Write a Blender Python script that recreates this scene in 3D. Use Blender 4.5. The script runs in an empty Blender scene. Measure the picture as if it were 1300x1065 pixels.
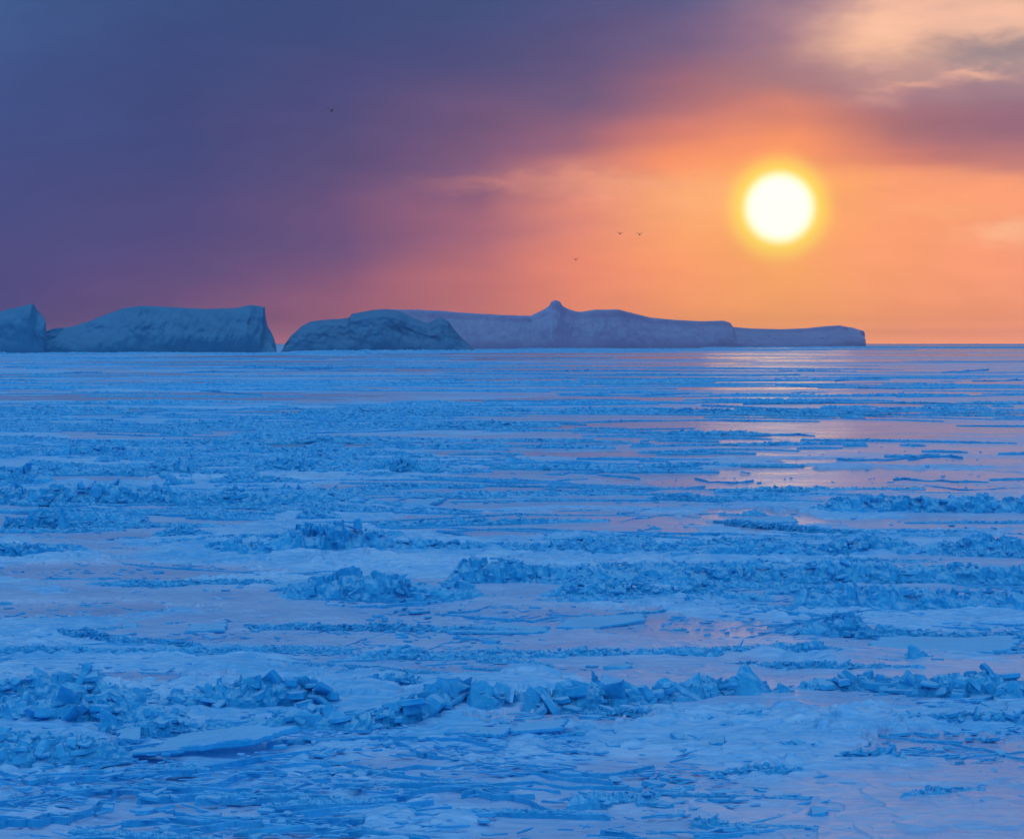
import bpy, bmesh, math, random
import numpy as np
from mathutils import Vector, Matrix

# ---------------------------------------------------------------- camera, sky, sun, exposure
scene = bpy.context.scene
C = scene.collection
F = 3686.0                       # focal length of the photo in its own pixels
HZ = 434.5                       # photo row of the horizon
CAMH = 10.0
PITCH = math.atan((532.5 - HZ) / F)
cam = bpy.data.cameras.new("Camera")
cam.sensor_width = 36.0
cam.lens = 36.0 * F / 1300.0
cam.clip_start = 0.5
cam.clip_end = 120000.0
cam_o = bpy.data.objects.new("Camera", cam)
cam_o.location = (0, 0, CAMH)
cam_o.rotation_euler = (math.pi / 2 - PITCH, 0, 0)
C.objects.link(cam_o)
scene.camera = cam_o
scene.render.resolution_x, scene.render.resolution_y = 1024, 838
scene.view_settings.view_transform = 'Standard'
scene.view_settings.look = 'None'
scene.view_settings.gamma = 1.0
scene.view_settings.exposure = 0.0
scene.cycles.max_bounces = 6
scene.cycles.volume_bounces = 0

SUN_PX = (989.0, 265.0)
SUN_AZ = math.atan((SUN_PX[0] - 650) / F)          # to the right of +Y
SUN_EL = math.atan((HZ - SUN_PX[1]) / F)

def s2l(c):
    return tuple(((v / 255.0) / 12.92 if v / 255.0 <= 0.04045 else ((v / 255.0 + 0.055) / 1.055) ** 2.4) for v in c)

world = bpy.data.worlds.new("World")
scene.world = world
world.use_nodes = True

class NT:
    """small helper for writing node trees as expressions"""
    def __init__(self, tree):
        self.t = tree
    def node(self, typ, **kw):
        n = self.t.nodes.new(typ)
        for k, v in kw.items():
            setattr(n, k, v)
        return n
    def put(self, sock, val):
        if isinstance(val, bpy.types.NodeSocket):
            self.t.links.new(val, sock)
        else:
            sock.default_value = val
    def math(self, op, a, b=None, c=None, clamp=False):
        n = self.node('ShaderNodeMath', operation=op, use_clamp=clamp)
        self.put(n.inputs[0], a)
        if b is not None: self.put(n.inputs[1], b)
        if c is not None: self.put(n.inputs[2], c)
        return n.outputs[0]
    def rng(self, v, a, b, c=0.0, d=1.0, smooth=False):
        n = self.node('ShaderNodeMapRange', interpolation_type='SMOOTHSTEP' if smooth else 'LINEAR')
        self.put(n.inputs[0], v)
        for i, q in enumerate((a, b, c, d)): self.put(n.inputs[1 + i], q)
        return n.outputs[0]
    def mix(self, f, a, b, blend='MIX'):
        n = self.node('ShaderNodeMix', data_type='RGBA', blend_type=blend)
        self.put(n.inputs[0], f)
        for s, q in ((6, a), (7, b)):
            if not isinstance(q, bpy.types.NodeSocket) and len(q) == 3: q = (*q, 1)
            self.put(n.inputs[s], q)
        return n.outputs[2]
    def noise(self, vec, scale, detail=3, rough=0.5, dist=0.0):
        n = self.node('ShaderNodeTexNoise')
        self.put(n.inputs['Vector'], vec)
        n.inputs['Scale'].default_value = scale
        n.inputs['Detail'].default_value = detail
        n.inputs['Roughness'].default_value = rough
        n.inputs['Distortion'].default_value = dist
        return n.outputs[0]

def build_sky():
    t = world.node_tree
    t.nodes.clear()
    N = NT(t)
    tc = N.node('ShaderNodeTexCoord')
    sep = N.node('ShaderNodeSeparateXYZ'); t.links.new(tc.outputs['Generated'], sep.inputs[0])
    x, y, z = sep.outputs
    az = N.math('MULTIPLY', N.math('ARCTAN2', x, y), 180 / math.pi)       # degrees, + to the right
    el = N.math('MULTIPLY', N.math('ARCSINE', z), 180 / math.pi)
    # soft wisps: warp the direction by broad flat noise, stronger away from the horizon
    cv = N.node('ShaderNodeCombineXYZ')
    t.links.new(N.math('MULTIPLY', az, 0.16), cv.inputs[0]); t.links.new(N.math('MULTIPLY', el, 0.62), cv.inputs[1])
    n1 = N.noise(cv.outputs[0], 1.0, 3, 0.45)
    cv2 = N.node('ShaderNodeCombineXYZ')
    t.links.new(N.math('MULTIPLY', az, 0.2), cv2.inputs[0]); t.links.new(N.math('MULTIPLY', el, 0.8), cv2.inputs[1]); cv2.inputs[2].default_value = 7.3
    n2 = N.noise(cv2.outputs[0], 1.0, 2, 0.5)
    elw = N.math('ADD', el, N.math('MULTIPLY', N.math('SUBTRACT', n1, 0.5), 1.1))
    azw = N.math('ADD', az, N.math('MULTIPLY', N.math('SUBTRACT', n2, 0.5), 2.0))
    tt = N.math('SQRT', N.math('DIVIDE', N.math('MAXIMUM', elw, 0.0), 90.0))
    def E(py):      # photo row -> ramp position
        return math.sqrt(max(0, math.degrees(math.atan((HZ - py) / F))) / 90.0)
    up_blue = (0.06, 0.16, 0.38); top_blue = (0.31, 0.62, 1.02)  # top_blue: unseen zenith, brightened to light the flat ice
    L = lambda *c: s2l(c)
    cols = [
        (-60.0, [(E(434), (0.05, 0.10, 0.30)), (E(0), (0.03, 0.11, 0.33)), (0.6, up_blue), (1.0, top_blue)]),
        (-24.0, [(E(434), L(80, 78, 140)), (E(200), L(60, 80, 140)), (E(0), L(60, 88, 150)), (0.5, up_blue), (1.0, top_blue)]),
        (-10.0, [(E(434), L(94, 74, 125)), (E(360), L(78, 74, 130)), (E(240), L(66, 76, 132)), (E(120), L(60, 80, 136)), (E(0), L(62, 90, 144)), (0.5, up_blue), (1.0, top_blue)]),
        (-6.6, [(E(434), L(138, 88, 125)), (E(370), L(102, 79, 127)), (E(290), L(76, 74, 128)), (E(180), L(62, 72, 127)), (E(60), L(56, 74, 128)), (E(0), L(55, 78, 130)), (0.5, up_blue), (1.0, top_blue)]),
        (-3.4, [(E(434), L(180, 102, 118)), (E(385), L(150, 93, 122)), (E(300), L(104, 80, 125)), (E(200), L(84, 76, 124)), (E(110), L(70, 74, 126)), (E(30), L(56, 74, 126)), (0.5, up_blue), (1.0, top_blue)]),
        (-0.6, [(E(434), L(224, 128, 112)), (E(370), L(200, 116, 116)), (E(290), L(164, 102, 123)), (E(215), L(126, 89, 124)), (E(150), L(108, 84, 124)), (E(70), L(74, 77, 126)), (E(0), L(60, 78, 128)), (0.5, up_blue), (1.0, top_blue)]),
        (1.3, [(E(434), L(250, 148, 105)), (E(340), L(238, 137, 113)), (E(260), L(226, 137, 121)), (E(222), L(200, 124, 122)), (E(185), L(146, 96, 123)), (E(120), L(102, 85, 126)), (E(40), L(80, 79, 128)), (E(0), L(72, 80, 130)), (0.5, up_blue), (1.0, top_blue)]),
        (3.4, [(E(434), L(255, 160, 98)), (E(340), L(255, 156, 106)), (E(250), L(255, 168, 112)), (E(210), L(252, 145, 105)), (E(175), L(215, 120, 112)), (E(120), L(150, 96, 122)), (E(50), L(98, 88, 132)), (E(0), L(78, 84, 134)), (0.5, up_blue), (1.0, top_blue)]),
        (5.3, [(E(434), L(255, 164, 100)), (E(330), L(255, 165, 100)), (E(240), L(255, 170, 98)), (E(190), L(252, 142, 100)), (E(150), L(210, 120, 112)), (E(105), L(150, 108, 128)), (E(50), L(140, 108, 138)), (E(0), L(118, 108, 142)), (0.5, up_blue), (1.0, top_blue)]),
        (7.4, [(E(434), L(255, 160, 112)), (E(330), L(255, 158, 112)), (E(225), L(252, 156, 116)), (E(196), L(205, 118, 112)), (E(160), L(165, 102, 116)), (E(120), L(158, 118, 138)), (E(90), L(165, 128, 140)), (E(60), L(210, 160, 145)), (E(0), L(185, 145, 145)), (0.4, (0.09, 0.13, 0.28)), (0.6, up_blue), (1.0, top_blue)]),
        (9.8, [(E(434), L(255, 160, 118)), (E(320), L(254, 158, 120)), (E(240), L(252, 160, 120)), (E(205), L(190, 122, 122)), (E(160), L(150, 104, 126)), (E(110), L(156, 124, 138)), (E(60), L(172, 150, 148)), (E(0), L(228, 180, 155)), (0.4, (0.10, 0.13, 0.28)), (0.6, up_blue), (1.0, top_blue)]),
        (26.0, [(E(434), L(225, 130, 115)), (E(200), L(150, 105, 130)), (E(0), L(100, 100, 145)), (0.5, up_blue), (1.0, top_blue)]),
        (60.0, [(E(434), (0.06, 0.11, 0.30)), (E(0), (0.035, 0.11, 0.33)), (0.6, up_blue), (1.0, top_blue)]),
    ]
    cur = None
    prev = None
    for a, stops in cols:
        r = N.node('ShaderNodeValToRGB')
        r.color_ramp.interpolation = 'EASE'
        stops = sorted(stops)
        while len(r.color_ramp.elements) < len(stops): r.color_ramp.elements.new(0.5)
        for e, (p, c) in zip(r.color_ramp.elements, stops):
            e.position = p; e.color = (*c, 1)
        t.links.new(tt, r.inputs[0])
        if cur is None: cur = r.outputs[0]
        else: cur = N.mix(N.rng(azw, prev, a), cur, r.outputs[0])
        prev = a
    # unseen twilight away from the sun, made deep blue to light the ice
    back = N.mix(N.rng(z, 0.05, 0.75), (0.004, 0.33, 0.80), (0.31, 0.66, 1.10))
    bw = N.rng(N.math('ABSOLUTE', az), 45.0, 110.0, smooth=True)
    cur = N.mix(bw, cur, back)
    # bright pink gap in the cloud, upper right, with thin lit edges
    def blob(pa, pe, sa, se, soft=1.0):
        a0 = math.degrees(math.atan((pa - 650) / F)); e0 = math.degrees(math.atan((HZ - pe) / F))
        k = math.degrees(1 / F)
        dx = N.math('DIVIDE', N.math('SUBTRACT', azw2, a0), sa * k)
        dy = N.math('DIVIDE', N.math('SUBTRACT', elw2, e0), se * k)
        d = N.math('ADD', N.math('MULTIPLY', dx, dx), N.math('MULTIPLY', dy, dy))
        return N.math('EXPONENT', N.math('MULTIPLY', d, -1.0))
    cv3 = N.node('ShaderNodeCombineXYZ')
    t.links.new(N.math('MULTIPLY', az, 0.55), cv3.inputs[0]); t.links.new(N.math('MULTIPLY', el, 1.3), cv3.inputs[1]); cv3.inputs[2].default_value = 2.0
    n3 = N.noise(cv3.outputs[0], 1.0, 4, 0.5)
    n4 = N.noise(cv3.outputs[0], 2.3, 4, 0.5)
    azw2 = N.math('ADD', az, N.math('MULTIPLY', N.math('SUBTRACT', n3, 0.5), 1.6))
    elw2 = N.math('ADD', el, N.math('MULTIPLY', N.math('SUBTRACT', n4, 0.5), 0.75))
    for pa, pe, sa, se, col, w in (
            (1115, 42, 80, 40, (255, 198, 166), 1.0), (1265, 30, 105, 25, (248, 192, 166), 0.85), (1160, 10, 60, 40, (250, 192, 165), 0.6),
            (1240, 98, 42, 8, (240, 180, 158), 0.8), (1150, 110, 50, 8, (225, 165, 150), 0.8), (1110, 128, 28, 10, (205, 150, 145), 0.6),
            (1255, 72, 85, 16, (152, 134, 142), 0.85), (1240, 165, 120, 26, (146, 102, 124), 0.6),
            (1280, 298, 50, 14, (255, 184, 142), 0.9), (1190, 270, 60, 9, (255, 172, 122), 0.5), (1000, 8, 60, 22, (160, 120, 140), 0.5),
            (790, 235, 110, 16, (250, 165, 130), 0.55), (900, 255, 70, 26, (255, 178, 125), 0.5), (640, 235, 90, 12, (205, 130, 125), 0.5)):
        cur = N.mix(N.math('MULTIPLY', blob(pa, pe, sa, se), w), cur, s2l(col))
    # faint fibrous mottling of the cloud sheet
    mott = N.noise(cv.outputs[0], 3.2, 4, 0.6)
    cur = N.mix(1.0, cur, N.mix(mott, (0.88, 0.89, 0.92), (1.12, 1.11, 1.08)), 'MULTIPLY')
    # the air right above the horizon glows a little more
    cur = N.mix(1.0, cur, N.mix(N.rng(el, 0.0, 0.45), (1.6, 1.5, 1.32), (1.0, 1.0, 1.0)), 'MULTIPLY')
    # sun: disc seen through thin cloud, with its aureole
    sd = Vector((math.sin(SUN_AZ) * math.cos(SUN_EL), math.cos(SUN_AZ) * math.cos(SUN_EL), math.sin(SUN_EL)))
    dist = N.node('ShaderNodeVectorMath', operation='DISTANCE')
    nrm = N.node('ShaderNodeVectorMath', operation='NORMALIZE'); t.links.new(tc.outputs['Generated'], nrm.inputs[0])
    t.links.new(nrm.outputs[0], dist.inputs[0]); dist.inputs[1].default_value = sd
    px = N.math('MULTIPLY', dist.outputs['Value'], F)         # distance from the sun's centre in photo px
    g1 = N.math('EXPONENT', N.math('MULTIPLY', N.math('POWER', N.math('DIVIDE', px, 155.0), 1.6), -1.0))
    cur = N.mix(N.math('MULTIPLY', g1, 0.30), cur, (1.0, 0.47, 0.17))
    g2 = N.math('EXPONENT', N.math('MULTIPLY', N.math('POWER', N.math('DIVIDE', px, 62.0), 6.0), -1.0))
    cur = N.mix(N.math('MULTIPLY', g2, 0.95), cur, (1.02, 0.80, 0.12))
    g3 = N.rng(px, 52.0, 31.0, smooth=True)
    cur = N.mix(g3, cur, (1.3, 1.22, 0.98))
    sky = N.node('ShaderNodeTexSky', sky_type='NISHITA')
    sky.sun_disc = False
    sky.sun_elevation = SUN_EL
    sky.sun_rotation = SUN_AZ
    bg = N.node('ShaderNodeBackground'); t.links.new(cur, bg.inputs[0]); bg.inputs[1].default_value = SKY_GAIN
    bg2 = N.node('ShaderNodeBackground'); t.links.new(sky.outputs[0], bg2.inputs[0]); bg2.inputs[1].default_value = 0.0006
    ad = N.node('ShaderNodeAddShader'); t.links.new(bg.outputs[0], ad.inputs[0]); t.links.new(bg2.outputs[0], ad.inputs[1])
    out = N.node('ShaderNodeOutputWorld'); t.links.new(ad.outputs[0], out.inputs[0])

SKY_GAIN = 1.0
build_sky()

sun = bpy.data.lights.new("Sun", 'SUN')
sun.energy = 0.004
sun.angle = math.radians(3.0)
sun.color = (1.0, 0.62, 0.36)
sun_o = bpy.data.objects.new("Sun", sun)
sun_o.rotation_euler = (math.pi / 2 - SUN_EL, 0, math.pi - SUN_AZ)
C.objects.link(sun_o)

# ---------------------------------------------------------------- helpers
def ground_at(px, py):
    """a row and column of the photo -> the point of the ice sheet it shows"""
    a, b = (px - 650) / F, (532.5 - py) / F
    cp, sp = math.cos(PITCH), math.sin(PITCH)
    dy, dz = cp + b * sp, -sp + b * cp
    k = CAMH / -dz
    return Vector((a * k, dy * k, 0.0))
def dist_of(py): return F * CAMH / (py - HZ)
def sky_at(px, py, D):
    a, b = (px - 650) / F, (532.5 - py) / F
    cp, sp = math.cos(PITCH), math.sin(PITCH)
    dy, dz = cp + b * sp, -sp + b * cp
    return Vector((a / dy * D, D, CAMH + dz / dy * D))

_perm = np.random.RandomState(5).permutation(4096).astype(np.int64)
_ga = np.random.RandomState(6).rand(4096) * 2 * math.pi
_gx, _gy = np.cos(_ga), np.sin(_ga)
def pn(x, y, seed=0):
    """2-D gradient noise, about -0.7..0.7"""
    x = np.asarray(x, float) + seed * 17.31; y = np.asarray(y, float) + seed * 9.77
    xi, yi = np.floor(x).astype(np.int64), np.floor(y).astype(np.int64)
    fx, fy = x - xi, y - yi
    u, v = fx * fx * fx * (fx * (fx * 6 - 15) + 10), fy * fy * fy * (fy * (fy * 6 - 15) + 10)
    def g(ix, iy, dx, dy):
        h = _perm[(_perm[ix & 4095] + iy) & 4095]
        return _gx[h] * dx + _gy[h] * dy
    a = g(xi, yi, fx, fy); b = g(xi + 1, yi, fx - 1, fy)
    c = g(xi, yi + 1, fx, fy - 1); d = g(xi + 1, yi + 1, fx - 1, fy - 1)
    return (a + u * (b - a)) * (1 - v) + (c + u * (d - c)) * v
def fbm(x, y, o=4, seed=0, r=0.5):
    s, a, k = 0, 1.0, 1.0
    for i in range(o):
        s = s + a * pn(x * k, y * k, seed + i); a *= r; k *= 2.03
    return s
def cell(x, y, seed=0):
    """Worley noise: (nearest distance, second minus nearest, random value of the cell)"""
    x = np.asarray(x, float); y = np.asarray(y, float)
    xi, yi = np.floor(x).astype(np.int64), np.floor(y).astype(np.int64)
    f1 = np.full(x.shape, 9.0); f2 = np.full(x.shape, 9.0); val = np.zeros(x.shape)
    for i in (-1, 0, 1):
        for j in (-1, 0, 1):
            h = _perm[(_perm[(xi + i + seed * 31) & 4095] + yi + j) & 4095]
            h2 = _perm[(h + 77) & 4095]
            d = np.hypot(xi + i + h / 4096 - x, yi + j + h2 / 4096 - y)
            m = d < f1
            f2 = np.where(m, f1, np.minimum(f2, d)); val = np.where(m, _perm[(h + 191) & 4095] / 4096, val)
            f1 = np.where(m, d, f1)
    return f1, f2 - f1, val
def sstep(v, a, b):
    t = np.clip((v - a) / (b - a), 0, 1)
    return t * t * (3 - 2 * t)

def np_mesh(name, verts, quads=None, tris=None, mat=None, smooth=False, attrs=None):
    me = bpy.data.meshes.new(name)
    nv = len(verts)
    me.vertices.add(nv)
    me.vertices.foreach_set('co', np.asarray(verts, np.float32).ravel())
    loops, starts = [], []
    pos = 0
    for arr, k in ((quads, 4), (tris, 3)):
        if arr is None or len(arr) == 0: continue
        arr = np.asarray(arr, np.int32)
        loops.append(arr.ravel()); starts.append(pos + np.arange(len(arr), dtype=np.int32) * k); pos += arr.size
    loops = np.concatenate(loops); starts = np.concatenate(starts)
    me.loops.add(len(loops)); me.polygons.add(len(starts))
    me.loops.foreach_set('vertex_index', loops)
    me.polygons.foreach_set('loop_start', starts)
    me.polygons.foreach_set('use_smooth', np.full(len(starts), smooth))
    me.update(calc_edges=True)
    me.validate()
    for k, v in (attrs or {}).items():
        a = me.attributes.new(k, 'FLOAT', 'POINT'); a.data.foreach_set('value', np.asarray(v, np.float32).ravel())
    if mat: me.materials.append(mat)
    o = bpy.data.objects.new(name, me); C.objects.link(o)
    return o
def tag(o, label=None, cat=None, group=None, kind=None):
    for k, v in (('label', label), ('category', cat), ('group', group), ('kind', kind)):
        if v: o[k] = v
    return o
def grid_quads(nr, nc, off=0):
    i = np.arange(nr - 1)[:, None] * nc + np.arange(nc - 1)[None, :] + off
    return np.stack([i, i + 1, i + nc + 1, i + nc], -1).reshape(-1, 4)

# ---------------------------------------------------------------- materials
def mat_new(name):
    m = bpy.data.materials.new(name); m.use_nodes = True
    t = m.node_tree; N = NT(t)
    b = t.nodes['Principled BSDF']
    return m, t, N, b

def ice_material(name, col_a, col_b, rough, bump, scale, spec=0.5, trans=0.0, drift=0.85):
    m, t, N, b = mat_new(name)
    g = N.node('ShaderNodeNewGeometry')
    n1 = N.noise(g.outputs['Position'], scale, 5, 0.6)
    n2 = N.noise(g.outputs['Position'], scale * 0.13, 3, 0.5)
    f = N.math('ADD', N.math('MULTIPLY', n1, 0.5), N.math('MULTIPLY', n2, 0.5))
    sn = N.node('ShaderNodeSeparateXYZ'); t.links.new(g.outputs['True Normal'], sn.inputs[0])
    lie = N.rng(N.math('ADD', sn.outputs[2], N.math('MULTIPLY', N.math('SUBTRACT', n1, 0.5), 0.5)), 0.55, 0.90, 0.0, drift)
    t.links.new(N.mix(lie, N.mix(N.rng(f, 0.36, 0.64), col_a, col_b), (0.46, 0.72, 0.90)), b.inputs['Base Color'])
    t.links.new(N.rng(n2, 0.35, 0.65, rough - 0.12, rough + 0.12), b.inputs['Roughness'])
    b.inputs['IOR'].default_value = 1.31
    b.inputs['Specular IOR Level'].default_value = spec
    bp = N.node('ShaderNodeBump'); bp.inputs['Strength'].default_value = 1.0; bp.inputs['Distance'].default_value = bump
    t.links.new(n1, bp.inputs['Height']); t.links.new(bp.outputs[0], b.inputs['Normal'])
    if trans > 0:
        tr = N.node('ShaderNodeBsdfTranslucent'); tr.inputs[0].default_value = (0.12, 0.55, 0.9, 1)
        mx = N.node('ShaderNodeMixShader'); mx.inputs[0].default_value = trans
        out = t.nodes['Material Output']
        t.links.new(b.outputs[0], mx.inputs[1]); t.links.new(tr.outputs[0], mx.inputs[2]); t.links.new(mx.outputs[0], out.inputs[0])
    return m

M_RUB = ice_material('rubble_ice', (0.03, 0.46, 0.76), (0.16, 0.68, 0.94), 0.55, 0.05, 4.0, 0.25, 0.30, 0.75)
M_CLEAR = ice_material('clear_ice', (0.20, 0.58, 0.82), (0.40, 0.74, 0.94), 0.28, 0.03, 2.2, 0.5, 0.2)
M_SNOW = ice_material('wind_packed_snow', (0.55, 0.74, 0.90), (0.68, 0.82, 0.94), 0.6, 0.04, 2.0, 0.35)
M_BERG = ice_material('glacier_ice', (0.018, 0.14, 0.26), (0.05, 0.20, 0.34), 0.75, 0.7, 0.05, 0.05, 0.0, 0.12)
M_BERG_DARK = ice_material('darker_glacier_ice', (0.016, 0.12, 0.23), (0.045, 0.18, 0.31), 0.75, 0.9, 0.09, 0.05, 0.0, 0.12)  # slightly darker tone of glacier ice, for the headland
M_BERG_SNOW_HAZE = ice_material('haze_tinted_snowy_glacier_ice', (0.26, 0.22, 0.36), (0.33, 0.26, 0.40), 0.8, 0.8, 0.03, 0.05, 0.0, 0.15)  # pale snow cover, with the violet of warm haze put into its colour

def sheet_material():
    m, t, N, b = mat_new('sea_ice')
    g = N.node('ShaderNodeNewGeometry')
    lead = N.node('ShaderNodeAttribute', attribute_name='lead').outputs['Fac']
    wet = N.node('ShaderNodeAttribute', attribute_name='wet').outputs['Fac']
    P = g.outputs['Position']
    mp = N.node('ShaderNodeMapping'); t.links.new(P, mp.inputs[0]); mp.inputs['Scale'].default_value = (0.55, 1.0, 1.0)
    n1 = N.noise(mp.outputs[0], 2.6, 5, 0.65)
    mp2 = N.node('ShaderNodeMapping'); t.links.new(P, mp2.inputs[0]); mp2.inputs['Scale'].default_value = (0.9, 2.4, 1.0)
    n2 = N.noise(mp.outputs[0], 0.22, 4, 0.6)
    n3 = N.noise(mp.outputs[0], 0.03, 3, 0.5)
    f = N.math('ADD', N.math('MULTIPLY', n1, 0.4), N.math('ADD', N.math('MULTIPLY', n2, 0.35), N.math('MULTIPLY', n3, 0.25)))
    f = N.math('ADD', f, N.math('MULTIPLY', N.math('SUBTRACT', N.noise(mp2.outputs[0], 1.0, 5, 0.7), 0.5), 0.45))
    snow = N.mix(N.rng(f, 0.40, 0.60), (0.12, 0.46, 0.76), (0.52, 0.68, 0.86))
    nil = N.mix(N.rng(f, 0.38, 0.62), (0.38, 0.43, 0.62), (0.58, 0.57, 0.72))
    col = N.mix(lead, snow, nil)
    col = N.mix(wet, col, (0.12, 0.20, 0.32))
    t.links.new(col, b.inputs['Base Color'])
    r = N.mix(lead, (0.46,) * 3, (0.24,) * 3)
    r = N.mix(wet, r, (0.19,) * 3)
    rs = N.math('ADD', N.rng(n2, 0.3, 0.7, -0.06, 0.06), r)
    t.links.new(rs, b.inputs['Roughness'])
    b.inputs['IOR'].default_value = 1.31
    t.links.new(N.rng(lead, 0, 1, 0.6, 0.9), b.inputs['Specular IOR Level'])
    bp = N.node('ShaderNodeBump'); bp.inputs['Strength'].default_value = 1.0
    t.links.new(N.math('MULTIPLY', N.rng(lead, 0, 1, 0.18, 0.055), N.rng(wet, 0, 1, 1.0, 0.15)), bp.inputs['Distance'])
    t.links.new(n1, bp.inputs['Height']); t.links.new(bp.outputs[0], b.inputs['Normal'])
    return m
M_SHEET = sheet_material()

# ---------------------------------------------------------------- the sea ice, one sheet from near the camera to the horizon
# smooth refrozen pools seen in the photo: (column, row, half width, half height, how wet)
POOLS = [
    (900, 541, 420, 7.5, 0.2), (1130, 526, 240, 3.2, 1.0), (900, 519, 150, 1.6, 1.0), (1000, 530, 130, 1.4, 1.0), (780, 454, 230, 1.7, 1.0), (640, 456.5, 70, .8, .9),
    (760, 466, 420, 2.4, 0.25), (840, 461.5, 160, 0.9, 0.8), (960, 441.5, 70, 0.8, 1.0), (1160, 438.9, 140, 0.8, 1.0), (1040, 449.5, 260, 1.2, 0.55), (980, 493, 130, 1.5, 0.6), (900, 477, 200, 1.8, 0.4),
    (220, 503, 260, 5.5, 0.15), (100, 476, 200, 3.0, 0.1), (330, 461, 260, 3.0, 0.2), (700, 664, 230, 15, 0.0), (1000, 606, 230, 15, 0.12), (985, 624.5, 62, 1.8, 0.95), (980, 591.5, 48, 1.2, 1.0), (985, 600, 30, 1.0, .6),
    (1240, 605, 140, 9, 0.05), (1180, 570, 200, 6, 0.05), (140, 603, 90, 6, 0.0), (120, 680, 110, 6.5, 0.0), (150, 725, 190, 10, 0.0), (260, 646, 150, 5, 0.0), (330, 566, 60, 2, 0.2),
    (700, 620, 160, 6, 0.0), (960, 660, 80, 14, 0.05), (1180, 664, 180, 6, 0.0), (930, 565, 70, 1.0, .7), (400, 564, 80, 1.8, 0.5), (620, 541, 120, 4, .25),
    (760, 785, 110, 14, 0.0), (870, 798, 120, 16, 0.05), (150, 858, 130, 6, 0.0), (620, 852, 200, 8, 0.0), (1220, 950, 130, 22, 0.0), (720, 912, 120, 10, 0.0), (100, 775, 160, 12, 0.0),
    (1230, 441.8, 160, 1.0, .7), (700, 449.5, 260, 1.2, .4), (1220, 451, 150, 1.2, .6), (420, 453, 240, 1.6, .3), (860, 487, 160, 1.0, .6), (1100, 512, 200, 1.4, .7), (700, 508, 120, 1.6, .4), (180, 486, 160, 1.5, .2), (150, 520, 140, 2, .2), (420, 523, 130, 1.6, .25),
    (1150, 445, 200, 1.6, .45), (1200, 458, 260, 2.0, .4), (900, 470, 300, 1.8, .4), (1050, 486, 260, 2.2, .35), (700, 481, 200, 2.0, .2), (1200, 500, 220, 2.5, .3), (850, 506, 200, 2.4, .3), (1180, 545, 260, 5, .25), (1000, 553, 260, 3, .3), (820, 576, 200, 3.5, .2), (1120, 620, 200, 4, .15), (560, 470, 200, 2, .2),
    (880, 560, 250, 4, .15), (1150, 585, 180, 5, .1), (640, 575, 120, 3, .1), (700, 598, 200, 5, .05),
]
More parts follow.
